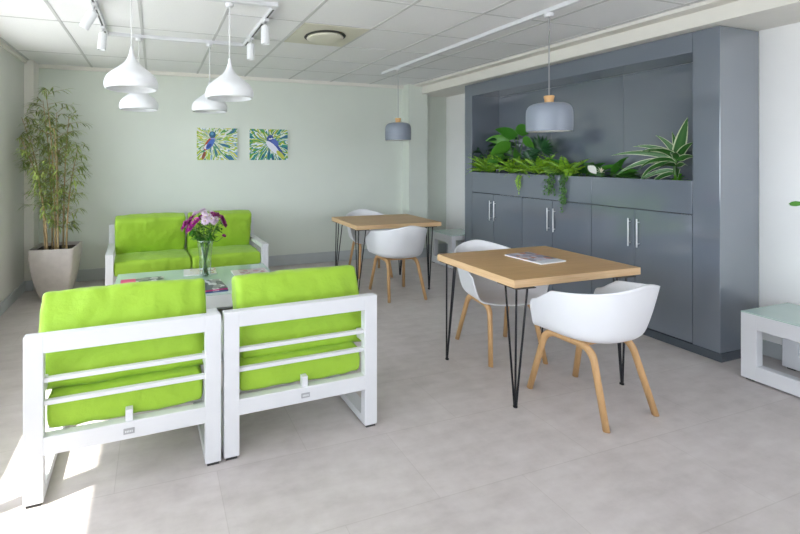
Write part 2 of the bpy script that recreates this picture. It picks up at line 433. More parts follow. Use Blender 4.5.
# ------------------------------------------------------------------ grey storage wall
CX = 3.98
st = thing('storage_surround', 'tall glossy grey built-in wall unit with planted open niche', 'wall unit', (0,0,0))
YL, YR = 4.697, 2.004; NYL, NYR = 4.562, 2.173; NZ0, NZ1, TOP = 1.329, 2.333, 2.489
obj('side_panel', bxm((CX, NYL, .0), (XR-.004, YL, TOP), .003), 'grey_gloss_lacquer', st)
obj('side_panel', bxm((CX, YR, .0), (XR-.004, NYR, TOP), .004), 'grey_gloss_lacquer', st)
obj('fascia', bxm((CX, NYR+.001, NZ1), (XR-.03, NYL-.001, TOP), .002), 'grey_gloss_lacquer', st)
bm = bmesh.new(); 
ys = [NYR+.001, 2.967, NYL-.001]
for a, b in zip(ys, ys[1:]): box(bm, (CX, a+.001, 1.068), (CX+.022, b-.001, NZ0), .002)
obj('apron', bm, 'grey_gloss_lacquer', st)
bm = bmesh.new()
for a, b in zip([NYR, 2.975, 3.77], [2.975, 3.77, NYL]): box(bm, (XR-.025, a+.001, NZ0-.12), (XR-.005, b-.001, NZ1), .001)
obj('back_panel', bm, 'grey_gloss_lacquer', st)
obj('niche_base', bxm((CX+.023, NYR+.001, NZ0-.14), (XR-.026, NYL-.001, NZ0-.05)), 'soil_brown', st)
obj('plinth', bxm((CX-.012, YR-.012, 0), (XR-.02, YL, .062), .002), 'plinth_grey', st)
doors = [(NYL, 4.19, 3.767, 'far left'), (3.767, 3.385, 2.967, 'middle'), (2.967, 2.585, NYR, 'right')]
CL = ['glossy grey two-door cupboard under the leafy far end of the niche', 'glossy grey two-door cupboard below the trailing plant, between two others', 'glossy grey two-door cupboard below the striped-leaf plant']
for (y1, ym, y0, w), lb in zip(doors, CL):
    c = thing('cupboard', lb, 'cupboard', (CX, (y0+y1)/2, .063), 0, 'grey cupboards along the wall')
    cy = (y0+y1)/2
    obj('body', bxm((.023, y0-cy+.002, .002), (XR-CX-.03, y1-cy-.002, 1.0)), 'plinth_grey', c)
    for a, b, hs in ((y0, ym, 1), (ym, y1, -1)):
        d = obj('door', bxm((0, a-cy+.002, .004), (.021, b-cy-.002, .998), .0015), 'grey_gloss_lacquer', c)
        hy = (b-cy-.034) if hs == 1 else (a-cy+.036)
        bm = bmesh.new(); z0, z1 = .675, .92
        tube(bm, [(-.030, hy, z0), (-.030, hy, z1)], .0058, 10)
        for z in (z0+.03, z1-.03): tube(bm, [(-.030, hy, z), (0, hy, z)], .005, 8)
        obj('handle', bm, 'brushed_steel', d, smooth=True, autosmooth=40)

# ------------------------------------------------------------------ niche planting
def plant(name, label, cat, loc, group=None): return thing(name, label, cat, loc, 0, group)
PZ = NZ0-.045
VIEW = Vector((.87,.5,.05))
def frond(bm, bs, base, d, L, w, droop, n=13, tipw=.25):
    """a fern frond: midrib with paired leaflets"""
    d = Vector(d).normalized(); p = Vector(base); pts = [p.copy()]; dd = d.copy()
    for i in range(n):
        ax = Vector((0,0,-1)) - dd*dd.dot(Vector((0,0,-1)))
        if ax.length > 1e-3: dd = (dd + ax.normalized()*droop/n).normalized()
        p = p + dd*L/n; pts.append(p.copy())
        s = dd.cross(Vector((0,0,1)))
        if s.length < 1e-3: s = Vector((0,1,0))
        s.normalize(); t = (i+1)/n
        ll = w*(math.sin(PI*min(1, .12+t*.88))**.7)
        for sg in (-1, 1):
            ld = s*sg + dd*.75 + Vector((0,0,.12)); leaf(bm, p, ld, ll*U(.85,1.1), ll*.36, .25, .15, 3, side=ld.normalized().cross(VIEW)+Vector((0,0,U(-.2,.2))))
    leaf(bm, p, dd, w*.8, w*.25, .2, .1, 3)
    tube(bs, pts, [.0035*(1-.7*i/n) for i in range(n+1)], 5)
def fern(loc, label, n, L, mat='fern_leaf', wide=.062, lean=-.55, spread=1.0, rise=(.45,2.2), group='ferns spilling over the niche edge'):
    r = plant('fern', label, 'fern', loc, group)
    bm, bs = bmesh.new(), bmesh.new()
    for i in range(n):
        a = PI + (U(-1,1))*1.35*spread if random.random() < .75 else U(0, 2*PI)
        l = L*U(.75,1.15)
        if math.cos(a) > .2: l *= .55
        frond(bm, bs, (U(-.02,.02), U(-.03,.03), 0), (math.cos(a), math.sin(a), U(*rise)), l, wide*U(.8,1.15), U(.5,1.15), 11)
    raw('fronds', bm, mat, r); raw('stems', bs, 'stem_green', r)
    return r
fern((4.07, 4.34, PZ+.045), 'bright green fern at the far end of the niche, by the dark-leaved plant', 26, .30)
fern((4.07, 3.98, PZ+.05), 'bright green fern in front of the broad-leaved plant', 26, .31)
fern((4.07, 3.62, PZ+.05), 'bright green fern in front of the round dark fan-leaved plant', 26, .32)
fern((4.07, 3.27, PZ+.055), 'lime green fern just above the trailing plant', 26, .32)
# one frond hanging lower: a small fern
r = plant('hanging_fern', 'single thin fern frond drooping over the grey niche edge', 'fern', (3.99, 3.80, NZ0+.012))
bm, bs = bmesh.new(), bmesh.new(); frond(bm, bs, (.05,0,-.02), (-.9,-.15,.35), .26, .05, 3.4, 14); raw('fronds', bm, 'fern_leaf', r); raw('stems', bs, 'stem_green', r)
# dark-leaved plant in the far corner
r = plant('dark_palm', 'very dark green narrow-leaved plant in the far corner of the niche', 'plant', (4.20, 4.42, PZ))
bm, bs = bmesh.new(), bmesh.new()
for i in range(11):
    a = U(0, 2*PI); e = (math.cos(a)*.45-.12, math.sin(a)*.5, 1.1)
    tip = Vector(e).normalized()*U(.36,.54); tube(bs, [(0,0,0), tip*.5, tip], [.004,.003,.002], 5)
    for k in range(5):
        t = .45+.55*k/4; sd = 1 if k % 2 else -1
        leaf(bm, tip*t, (math.cos(a+sd*1.1)*.9-.1, math.sin(a+sd*1.1)*.9, .35), U(.15,.22), U(.045,.060), .8, .2, 4, side=Vector((math.cos(a+sd*1.1)*.9-.1, math.sin(a+sd*1.1)*.9, .35)).cross(VIEW))
raw('leaves', bm, 'deep_leaf', r); raw('stems', bs, 'stem_green', r)
# broad-leaved plant
r = plant('broad_leaf_plant', 'tall plant with large pointed mid-green leaves behind the ferns', 'plant', (4.22, 4.05, PZ))
bm, bs = bmesh.new(), bmesh.new()
for (dx, dy, z, ax, ay, az, L, W) in [(-.02,-.01,.52,-.25,-.75,.55,.27,.15), (-.04,.12,.42,-.35,.65,.50,.25,.14), (-.10,.02,.36,-.8,.1,.10,.27,.16), (-.06,-.12,.42,-.3,-.9,.12,.24,.13), (.0,.10,.30,-.45,.85,.05,.24,.14), (-.12,.10,.26,-.8,.4,-.1,.22,.13), (-.06,-.05,.30,-.75,-.5,.0,.22,.13), (-.02,.04,.47,-.55,.2,.75,.24,.14)]:
    b = Vector((dx,dy,z)); tube(bs, smoothpath([(0,0,0), (dx*.4,dy*.4,z*.6), b], 4), .005, 6)
    leaf(bm, b, (ax,ay,az), L*1.1, W*1.15, .8, .32, 6, shape='heart', side=Vector((ax,ay,az)).cross(VIEW))
raw('leaves', bm, 'broad_leaf', r); raw('stems', bs, 'stem_green', r)
# fan leaf
r = plant('fan_palm', 'dark green plant with a round fan of narrow leaves behind the fern', 'plant', (4.26, 3.66, PZ))
bm, bs = bmesh.new(), bmesh.new()
for (ox, oy, oz, R) in ((-.06,.04,.32,.18), (-.05,.18,.22,.13)):
    c = Vector((ox,oy,oz)); tube(bs, [(0,0,0), c*.6+Vector((0,0,.03)), c], .005, 6)
    for k in range(17):
        a = -.35 + (PI+.7)*k/16
        leaf(bm, c, (-.22, math.cos(a), math.sin(a)), R*U(.9,1.05)*1.1, .046, .25, .3, 4, side=(.25, -math.sin(a), math.cos(a)), shape='sword')
raw('leaves', bm, 'deep_leaf', r); raw('stems', bs, 'stem_green', r)
# sword fern, two stands
for (y, lb, sp) in ((3.22, 'darker sword-leaved fern rising behind the lime green fern', 1), (2.98, 'dark sword-leaved fern with long fronds pointing over the white flower', -1)):
    r = plant('sword_fern', lb, 'fern', (4.24, y, PZ), 'sword-leaved ferns')
    bm, bs = bmesh.new(), bmesh.new()
    for i in range(12):
        a = U(-1.2, 1.2); sd = -1 if random.random() < (.7 if sp < 0 else .5) else 1
        d = Vector((-U(.1,.6), sd*U(.3,1.0), U(.45,1.0)))
        e = d.normalized(); L = U(.20,.36)
        tube(bs, [(0,0,0), e*.06, e*.1], .004, 5)
        leaf(bm, e*.08, d, L, U(.045,.065), U(.5,.9), .3, 6, side=d.cross(VIEW))
    raw('leaves', bm, 'fern_dark', r); raw('stems', bs, 'stem_green', r)
# trailing plant
r = plant('trailing_plant', 'fine-leaved trailing plant hanging in two strands down the cupboard front', 'plant', (4.02, 3.29, NZ0+.005))
bm, bs = bmesh.new(), bmesh.new()
def strand(y0, y1, zb, n, s=.022, bushy=.028):
    path = smoothpath([(.06, y0, -.03), (0.0, (y0+y1)/2, .018), (-.058, y1, -.05), (-.062, y1+U(-.01,.01), (zb-.05)/2), (-.060, y1+U(-.015,.015), zb)], 12)
    tube(bs, path, .0022, 5)
    for i in range(n):
        t = (i+.5)/n*(len(path)-1); k = int(t); p = path[k].lerp(path[min(k+1, len(path)-1)], t-k)
        p = p + Vector((-abs(U(0,bushy*.6)), U(-bushy,bushy), U(-.01,.01)))
        leaf(bm, p, (-U(.15,1), U(-1,1), U(-.9,.5)), s*U(.8,1.3), s*.55, .4, .2, 2, shape='oval')
for _ in range(4): strand(U(-.04,.04), -.045+U(-.02,.02), -.40+U(0,.12), 95, .026, .032)
for _ in range(4): strand(U(.04,.12), .10+U(-.035,.035), -.23+U(0,.08), 55, .032, .042)
raw('foliage', bm, 'trailing_leaf', r); raw('stems', bs, 'stem_green', r)
# white spathe
r = plant('peace_lily', 'white pointed lily flower standing between fern and cream star flower', 'flower', (4.12, 3.03, PZ))
bm, bs = bmesh.new(), bmesh.new()
tube(bs, smoothpath([(0,0,0), (-.02,-.01,.06), (-.05,.012,.105)], 5), .004, 6)
leaf(bm, (-.05,.035,.155), (-.12,-.62,-.50), .125, .080, .1, .15, 6, side=Vector((-.12,-.62,-.50)).cross(VIEW), shape='lance')
raw('spathe', bm, 'spathe_white', r); raw('stem', bs, 'stem_green', r)
bm = bmesh.new()
for a in (.3, 2.2): leaf(bm, (0,0,.01), (-.5, math.cos(a), .5), .12, .045, .8, .25, 5)
raw('leaves', bm, 'fern_dark', r)
# star flower
r = plant('star_flower', 'small cream star-shaped flower beside the white lily', 'flower', (4.04, 2.91, PZ+.02))
bm, bs = bmesh.new(), bmesh.new()
tube(bs, [(0,0,0), (-.01,0,.04), (-.01,0,.07)], .004, 6)
for k in range(6): 
    a = .1+PI*k/5; leaf(bm, (-.012,0,.065), (-.35, math.cos(a)*.75, .25+math.sin(a)), .062, .020, .25, .3, 4)
raw('petals', bm, 'cream_petal', r); raw('stem', bs, 'stem_green', r)
# low dark leaves
r = plant('low_leaf_plant', 'low dark green oval-leaved plant beside the striped-leaf plant', 'plant', (4.14, 2.76, PZ))
bm, bs = bmesh.new(), bmesh.new()
for i in range(14):
    d = Vector((-U(.05,.7), U(-1,1), U(.25,1.0))).normalized(); tube(bs, [(0,0,0), d*.07, d*.10], .003, 5)
    leaf(bm, d*.09, d+Vector((0,0,-.2)), U(.09,.13), U(.05,.065), .7, .25, 5, shape='oval')
raw('leaves', bm, 'fern_dark', r); raw('stems', bs, 'stem_green', r)
# small low leaf at far end
r = plant('small_leaf_plant', 'small round-leaved plant at the far end edge of the niche', 'plant', (4.06, 4.50, PZ+.02))
bm, bs = bmesh.new(), bmesh.new()
for i in range(7):
    d = Vector((-U(.1,.8), U(-.8,.8), U(.4,1.0))).normalized(); tube(bs, [(0,0,0), d*.05, d*.06], .003, 5)
    leaf(bm, d*.06, d, U(.06,.09), U(.045,.055), .6, .25, 4, shape='oval')
raw('leaves', bm, 'broad_leaf', r); raw('stems', bs, 'stem_green', r)
# striped dracaena
r = plant('striped_leaf_plant', 'plant with long arching white-edged green leaves at the niche right end', 'plant', (4.2, 2.40, PZ))
bm, bs = bmesh.new(), bmesh.new(); uvl = bm.loops.layers.uv.new('UVMap')
tube(bs, smoothpath([(0,0,0), (-.01,.01,.12), (0,0,.27)], 5), [.012]*10+[.009], 8)
for (z, dx, dy, dz, L, W, dr) in [(.25,-.15,-.26,1.0,.33,.085,.15), (.24,-.30,.65,.75,.30,.05,.9), (.22,-.25,.95,.45,.46,.050,.65), (.20,-.55,.9,.25,.42,.048,1.0), (.18,-.7,.5,.2,.34,.045,1.6),
        (.20,-.35,-.6,.55,.24,.05,1.1), (.22,-.3,-.45,.85,.25,.055,.8), (.25,-.2,.25,1.0,.22,.05,.6), (.16,-.8,.1,.35,.26,.05,1.4), (.14,-.7,-.4,.25,.24,.045,1.4),
        (.12,-.4,.85,.1,.33,.042,1.2), (.10,-.6,.6,-.05,.26,.04,1.3), (.23,-.65,.2,.7,.26,.055,1.1), (.21,-.55,-.2,.65,.24,.055,1.2), (.26,.05,.1,1.0,.20,.045,.3), (.19,-.6,.35,.45,.30,.05,1.5), (.15,-.5,-.55,.5,.20,.04,1.0), (.24,-.45,.55,.8,.24,.045,1.2)]:
    leaf(bm, (dx*.02, dy*.02, z), (dx, dy, dz), L, W*1.02, dr, .22, 8, shape='sword', uvl=uvl, side=Vector((dx,dy,dz)).cross(VIEW)+Vector((0,0,.25)))
raw('leaves', bm, 'striped_leaf', r); raw('stem', bs, 'stem_green', r)
r = plant('lime_leaf_plant', 'low vivid lime green plant in front of the striped-leaf plant', 'plant', (4.08, 2.33, PZ+.01))
bm, bs = bmesh.new(), bmesh.new()
for i in range(34):
    d = Vector((-U(-.3,.8), U(-1.6,1.6), U(.25,.9))).normalized(); q = d*U(.02,.06); tube(bs, [(0,0,0), q], .002, 4)
    leaf(bm, q, d+Vector((0,0,-.1)), U(.035,.06), U(.022,.03), .5, .2, 3, shape='oval')
raw('leaves', bm, 'lime_leaf', r); raw('stems', bs, 'stem_green', r)

# ------------------------------------------------------------------ lamps
def ray_y(px, py, y):
    pass
def white_pendant(x, y, rim, label):
    r = thing('pendant_lamp', label, 'pendant lamp', (x, y, rim), 0, 'white pendant lamps')
    bm = bmesh.new()
    prof = [(.158,.0), (.165,.006), (.1685,.030), (.167,.050), (.158,.075), (.138,.100), (.108,.125), (.076,.150), (.048,.175), (.030,.200), (.019,.225), (.0125,.250), (.010,.275)]
    sp = smoothpath([(a,0,b) for a, b in prof], 3)
    outer = [(p.x, p.z) for p in sp]
    inner = [(max(.004, p.x-.005), p.z-.004 if p.z > .02 else p.z+.001) for p in sp if p.z < .20][::-1]
    lathe(bm, [(.004,.196)] + inner + outer + [(.006,.282)], 48, capt=True)
    obj('lamp_shade', bm, 'white_lamp_enamel', r, smooth=True)
    bm = bmesh.new(); tube(bm, [(0,0,.27), (0,0,HC-.034-rim)], .0042, 8); obj('cord', bm, 'cord_white', r, smooth=True)
    bm = bmesh.new(); lathe(bm, [(.0,.0), (.022,.0), (.030,.010), (.030,.026)], 20); obj('ceiling_cap', bm, 'white_powder_coat', r, smooth=True, loc=(0,0,HC-.062-rim))
    bm = bmesh.new(); lathe(bm, [(.001,.060), (.020,.066), (.030,.085), (.030,.10), (.018,.135), (.014,.19)], 20); obj('bulb', bm, 'bulb_white', r, smooth=True)
white_pendant(-.154, 2.95, 1.957, 'white onion-shaped pendant lamp at the left, the nearer of the left pair')
white_pendant(.495, 2.95, 1.925, 'white onion-shaped pendant lamp left of the pictures, largest of the right pair')
white_pendant(-.147, 4.04, 1.945, 'white pendant lamp partly hidden behind the left onion-shaped lamp')
white_pendant(.487, 4.04, 1.95, 'smaller-looking white pendant lamp half behind the right onion-shaped lamp')
def grey_pendant(x, y, rim, label):
    r = thing('pendant_lamp', label, 'pendant lamp', (x, y, rim), 0, 'grey pendant lamps')
    bm = bmesh.new()
    out = [(.146,0), (.152,.004), (.1535,.05), (.153,.13), (.148,.165), (.135,.190), (.112,.205), (.080,.212), (.030,.214)]
    sp = smoothpath([(a,0,b) for a, b in out], 3)
    lathe(bm, [(p.x, p.z) for p in sp] + [(.004,.215)], 56)
    obj('lamp_shade', bm, 'grey_lamp_paint', r, smooth=True)
    bm = bmesh.new(); lathe(bm, [(.146,.0003)] + [(max(.004, p.x-.006), p.z-.004) for p in sp[3:]] + [(.003,.209)], 56); obj('shade_lining', bm, 'lamp_inside_white', r, smooth=True)
    bm = bmesh.new(); lathe(bm, [(.020,.212), (.029,.214), (.031,.238), (.036,.262), (.033,.268), (.008,.270)], 28, capt=True); obj('wooden_cap', bm, 'lamp_cap_wood', r, smooth=True, autosmooth=50)
    bm = bmesh.new(); tube(bm, [(0,0,.268), (0,0,HC-.03-rim)], .0042, 8); obj('cord', bm, 'cord_grey', r, smooth=True)
    bm = bmesh.new(); lathe(bm, [(.0,.0), (.030,.0), (.034,.012), (.034,.026)], 20); obj('ceiling_cap', bm, 'white_powder_coat', r, smooth=True, loc=(0,0,HC-.058-rim))
    bm = bmesh.new(); lathe(bm, [(.001,.055), (.024,.062), (.034,.085), (.030,.11), (.016,.14), (.014,.21)], 20); obj('bulb', bm, 'bulb_white', r, smooth=True)
grey_pendant(2.826, 2.43, 1.708, 'blue-grey drum pendant lamp with wooden cap above the table with the magazine')
grey_pendant(2.807, 4.47, 1.728, 'blue-grey drum pendant lamp with wooden cap near the back corner, the farther one')
# tracks
def rail(name, label, a, b, w=.036, slot=True):
    a, b = Vector(a), Vector(b); d = b-a; L = d.length; rz = math.atan2(d.y, d.x)
    r = thing(name, label, 'track', tuple((a+b)/2), rz, 'white ceiling tracks')
    obj('rail_body', bxm((-L/2, -w/2, -.032), (L/2, w/2, 0), .003), 'white_powder_coat', r)
    if slot: obj('slot', bxm((-L/2+.03, -.007, -.0328), (L/2-.03, .007, -.031)), 'slot_dark', r)
TX0, TX1, TY0, TY1 = -.42, .825, 2.93, 4.05
rail('ceiling_track', 'white ceiling track holding the two spotlights left of the onion-shaped lamps', (TX0, TY0+.02, HC), (TX0, TY1-.02, HC))
rail('ceiling_track', 'white ceiling track holding the two spotlights beside the round ceiling vent', (TX1, TY0+.02, HC), (TX1, TY1-.02, HC))
rail('ceiling_track', 'thin white ceiling track crossing between the spotlight pairs above the farther white lamps', (TX0-.018, TY1, HC), (TX1+.018, TY1, HC), .036, False)
rail('ceiling_track', 'white ceiling track at the top of the photo above the nearer white lamps', (TX0-.018, TY0, HC), (TX1+.018, TY0, HC), .036, False)
rail('ceiling_track', 'long white ceiling track carrying the two blue-grey pendant lamps', (2.816, .6, HC), (2.816, 4.85, HC), .036, False)
def spot(x, y, label, tilt, ax):
    r = thing('track_spotlight', label, 'spotlight', (x, y, HC-.033), 0, 'white track spotlights')
    obj('adapter', bxm((-.016,-.05,-.018), (.016,.05,0), .003), 'white_powder_coat', r)
    bm = bmesh.new(); tube(bm, [(0,0,-.016), (0,0,-.055)], .008, 10); obj('stem', bm, 'brushed_steel', r, smooth=True)
    bm = bmesh.new(); lathe(bm, [(.012,.004), (.033,0), (.034,-.004), (.034,-.138), (.031,-.140), (.029,-.110), (.001,-.105)], 28)
    obj('lamp_head', bm, 'white_lamp_enamel', r, smooth=True, loc=(0,0,-.05), rot=(tilt[0], tilt[1], 0), autosmooth=40)
spot(TX0, 3.26, 'white cylinder spotlight at the top left, tilted to the left', (.15, .55), 0)
spot(TX0, 3.80, 'white cylinder spotlight just left of the near left onion-shaped lamp', (0, .10), 0)
spot(TX1, 3.22, 'white cylinder spotlight on the right track, nearer the round vent', (0, 0), 0)
spot(TX1, 3.76, 'white cylinder spotlight on the right track, farther from the round vent', (0, 0), 0)
# air diffuser in the ceiling
r = thing('ceiling_vent', 'cream square ceiling vent with a round disc', 'ceiling vent', (1.4725, 3.56, HC))
bm = bmesh.new(); box(bm, (-.300,-.292,-.008), (.300,.292,0), .002); obj('face_plate', bm, 'vent_cream', r)
bm = bmesh.new(); lathe(bm, [(.185,-.0085), (.19,-.014), (.172,-.018), (.160,-.012)], 48); obj('ring', bm, 'vent_shadow', r, smooth=True)
bm = bmesh.new(); lathe(bm, [(.001,-.046), (.10,-.044), (.155,-.036), (.168,-.026), (.160,-.020), (.02,-.014)], 48); obj('disc', bm, 'vent_cream', r, smooth=True)

# ------------------------------------------------------------------ paintings
for (x0, x1, mt, lb) in ((.512, 1.055, 'bird_painting_red', 'left canvas, painted bird with red and blue plumage amid radiating strokes'), (1.222, 1.772, 'bird_painting_blue', 'right canvas, painted blue and white bird amid radiating green strokes')):
    r = thing('canvas_painting', lb, 'painting', ((x0+x1)/2, YB-.002, 1.70), 0, 'bird paintings on the sage wall')
    w = (x1-x0)/2
    obj('stretcher', bxm((-w, -.028, -.214), (w, 0, .214), .002), 'paper_white', r)
    obj('painted_canvas', bxm((-w+.0005, -.0295, -.2135), (w-.0005, -.0282, .2135)), mt, r)

# ------------------------------------------------------------------ planter and bamboo
r = thing('planter', 'square tapered grey stone planter in the back left corner', 'planter', (-1.03, 5.10, 0), math.radians(-4))
bm = bmesh.new()
secs = [(.112,0), (.126,.012), (.158,.12), (.183,.24), (.201,.36), (.212,.46), (.215,.545), (.215,.56), (.198,.56), (.196,.50)]
rings = []
for hw, z in secs:
    ring = []; cr = .025; 
    for (sx, sy, a0) in ((1,1,0), (-1,1,PI/2), (-1,-1,PI), (1,-1,1.5*PI)):
        for k in range(5):
            a = a0 + PI/2*k/4; ring.append(bm.verts.new(((hw-cr)*sx+cr*math.cos(a), (hw-cr)*sy+cr*math.sin(a), z)))
    rings.append(ring)
for a, b in zip(rings, rings[1:]):
    for k in range(len(a)): bm.faces.new((a[k], a[(k+1)%len(a)], b[(k+1)%len(a)], b[k]))
bm.faces.new(rings[0][::-1])
obj('pot', bm, 'planter_stone', r, smooth=True, autosmooth=35)
obj('soil', bxm((-.196,-.196,.46), (.196,.196,.525)), 'soil_brown', r)
r = thing('bamboo_plant', 'tall bamboo plant with slender canes in the grey stone planter', 'plant', (-1.03, 5.10, .525))
bl = bmesh.new(); br_ = bmesh.new()
XMIN, YMAX = XL+.04+1.03, YB-.04-5.10
DXT = -.09
canes = [(-.10,-.03,-.25,.02,1.42), (-.05,.05,-.06,.12,1.62), (0,-.05,.02,-.10,1.72), (.06,.03,.20,.05,1.45), (.03,-.08,.10,-.22,1.30), (.10,-.02,.30,-.08,1.12), (-.07,-.08,-.22,-.20,1.20), (0,.08,.05,.20,1.5)]
for (bx_, by_, tx, ty, h) in canes:
    tx += DXT*h/1.5
    pts = smoothpath([(bx_, by_, 0), (bx_+(tx-bx_)*.12, by_+(ty-by_)*.12, h*.35), (bx_+(tx-bx_)*.45, by_+(ty-by_)*.45, h*.7), (tx, ty, h)], 8)
    n = len(pts); bm = bmesh.new(); tube(bm, pts, [.0105*(1-.8*i/n)*(1.18 if i % 3 == 0 else 1) for i in range(n)], 7); raw('cane', bm, 'bamboo_cane', r)
    nb = 34
    for k in range(nb):
        t = .13 + .87*(k+U(0,.8))/nb
        if random.random() < (.45 if t < .3 else .0): continue
        i = min(n-2, int(t*(n-1))); p = pts[i].lerp(pts[i+1], t*(n-1)-i)
        a = U(0, 2*PI); el = U(.25,1.0); L = U(.10,.30)*(1.0 if t > .35 else .62)*(1.15-.35*t)
        d = Vector((math.cos(a), math.sin(a), el)).normalized(); q = p + d*L*.5; e = p + d*L + Vector((0,0,-.03*L/.2))
        for v in (q, e):
            v.x = max(v.x, XMIN+.05); v.y = min(v.y, YMAX-.05)
        tube(br_, [p, q, e], [.0022,.0016,.0008], 4)
        nl = random.randint(8, 12)
        for j in range(nl):
            s = .3 + .7*j/(nl-1); b = p.lerp(q, min(1, s*2)) if s < .5 else q.lerp(e, s*2-1)
            da = a + U(-1.2, 1.2)
            dv = Vector((math.cos(da), math.sin(da), U(-.55,.6)))
            if b.x + dv.x*.1 < XMIN: dv.x = abs(dv.x)*.3
            if b.y + dv.y*.1 > YMAX: dv.y = -abs(dv.y)*.3
            leaf(bl, b, dv, U(.075,.130), U(.013,.020), U(.3,.9), .25, 3)
raw('branches', br_, 'bamboo_cane', r)
o = raw('foliage', bl, 'bamboo_leaf', r); o['kind'] = 'stuff'

# ------------------------------------------------------------------ cushions, lounge seats
def cushion(name, w, d, h, parent, loc, rot=(0,0,0), bulge=.03, seed=0, wr=.008, taper=0):
    """soft rounded slab, w x d x h, puffed in the middle, lightly wrinkled"""
    nx, ny, nz = 40, 30, 8; rr = min(h*.2, .018)
    bm = bmesh.new(); bmesh.ops.create_cube(bm, size=2)
    bm2 = bmesh.new(); idx = {}
    def vert(u, v, t):
        k = (round(u,5), round(v,5), round(t,5))
        if k in idx: return idx[k]
        p = Vector((u*w/2, v*d/2, t*h/2))
        inner = Vector((max(-w/2+rr, min(w/2-rr, p.x)), max(-d/2+rr, min(d/2-rr, p.y)), max(-h/2+rr, min(h/2-rr, p.z))))
        dv = p-inner
        if dv.length > 1e-6: p = inner + dv.normalized()*min(dv.length, rr)
        f = (1-u*u)*(1-v*v)
        p.z += t*(bulge*f**.6 - .05*h*(abs(u)**6+abs(v)**6)*.5)
        p.x += math.copysign(1, u)*abs(u)**4*(-.004*(abs(v)**2) + .006*(1-t*t))
        p.y += math.copysign(1, v)*abs(v)**4*(-.004*(abs(u)**2) + .006*(1-t*t))
        if taper: p.x *= 1 - taper*max(0, min(1, (-.35-v)/.5))
        q = Vector((p.x*6+seed*7.3, p.y*6, p.z*6))
        n = noise.noise(q)*wr + noise.noise(q*2.7)*wr*.5
        edge = max(abs(u), abs(v))**3
        n += edge*(abs(noise.noise(Vector((p.x*11+seed, p.y*11, seed*3.1))))-.2)*wr*1.1 + noise.noise(Vector((p.x*22+seed*2, p.y*5, p.z*9)))*wr*.35
        p += Vector((u*.3, v*.3, t)).normalized()*n
        idx[k] = bm2.verts.new(p); return idx[k]
    def grid(fn, na, nb):
        for i in range(na):
            for j in range(nb):
                a, b = -1+2*i/na, -1+2*(i+1)/na; c, e = -1+2*j/nb, -1+2*(j+1)/nb
                bm2.faces.new((fn(a,c), fn(b,c), fn(b,e), fn(a,e)))
    for sg in (-1, 1):
        grid(lambda a, b: vert(a, b, sg), nx, ny); grid(lambda a, b: vert(a, sg, b), nx, nz); grid(lambda a, b: vert(sg, a, b), ny, nz)
    bm.free()
    o = obj(name, bm2, 'lime_fabric', parent, smooth=True, loc=loc, rot=rot)
    md = o.modifiers.new('soften', 'SUBSURF'); md.levels = 1; md.render_levels = 1
    return o

FW, FT, FH = .078, .046, .735   # face width of the bars, depth, back height
def side_frame(xs, depth, parent, armz=.52):
    """one side: back post, floor bar, front post and arm"""
    a, b = (xs, xs+FW)
    obj('back_post', bxm((a, 0, .012), (b, FT, FH), .004), 'white_powder_coat', parent)
    obj('floor_bar', bxm((a, FT-.002, .012), (b, depth-FT+.002, .056), .003), 'white_powder_coat', parent)
    obj('front_post', bxm((a, depth-FT, .012), (b, depth, armz), .004), 'white_powder_coat', parent)
    obj('arm', bxm((a, FT-.002, armz-.05), (b, depth-FT+.002, armz), .004), 'white_powder_coat', parent)
    for y in (.004, depth-.034): obj('foot_pad', bxm((a+.01, y, 0), (b-.01, y+.03, .012)), 'dark_rubber', parent)
def seat_unit(name, label, cat, loc, rz, W, depth, nseats, group, armz=.52, seed=0, bw=.095, bx=-.012, sz=.368, bh=.435, bz=.632):
    r = thing(name, label, cat, loc, rz, group)
    side_frame(-W/2, depth, r, armz); side_frame(W/2-FW, depth, r, armz)
    x0, x1 = -W/2+FW-.002, W/2-FW+.002
    obj('top_rail', bxm((x0, 0, FH-FW), (x1, FT, FH), .004), 'white_powder_coat', r)
    obj('bottom_rail', bxm((x0, 0, .213), (x1, FT, .293), .004), 'white_powder_coat', r)
    obj('front_rail', bxm((x0, depth-.10, .213), (x1, depth-.06, .293), .004), 'white_powder_coat', r)
    for z in (.435, .535): obj('back_slat', bxm((x0, .010, z-.010), (x1, .034, z+.010), .003), 'white_powder_coat', r)
    for k in range(nseats):
        xc = x0 + (x1-x0)*(k+.5)/nseats
        obj('cushion_bracket', bxm((xc-.016, .006, .290), (xc+.016, .040, .345), .002), 'white_powder_coat', r)
        bm = bmesh.new()
        for j in range(7):
            y = .10 + j*(depth-.24)/6; box(bm, (xc-(x1-x0)/nseats/2+.004, y, .272), (xc+(x1-x0)/nseats/2-.004, y+.04, .288))
        obj('seat_slats', bm, 'white_powder_coat', r)
        cw = (x1-x0)/nseats - .012
        cushion('seat_cushion', cw, depth-.07, .155, r, (xc, .045+(depth-.07)/2, sz), bulge=.010, seed=seed+k*3+1)
        cushion('back_cushion', cw+bw, bh, .165, r, (xc+bx, .235, bz), (math.radians(71), 0, 0), bulge=.024, seed=seed+k*5+2, wr=.010, taper=0)
    pl = obj('label_plate', bxm((-.024, -.0025, .238), (.024, .0005, .264), .001), 'label_grey', r)
    bm = bmesh.new()
    for j in range(5): box(bm, (-.017+j*.007, -.0031, .246), (-.0125+j*.007, -.0024, .255))
    obj('label_lettering', bm, 'label_print', pl)
    return r
rz = math.radians(1.6)
seat_unit('lounge_chair', 'white framed lime green lounge chair seen from behind, left one with leg in sunlight', 'lounge chair', (-.118, 2.060, 0), rz, .850, .70, 1, 'lounge chairs seen from behind', seed=3)
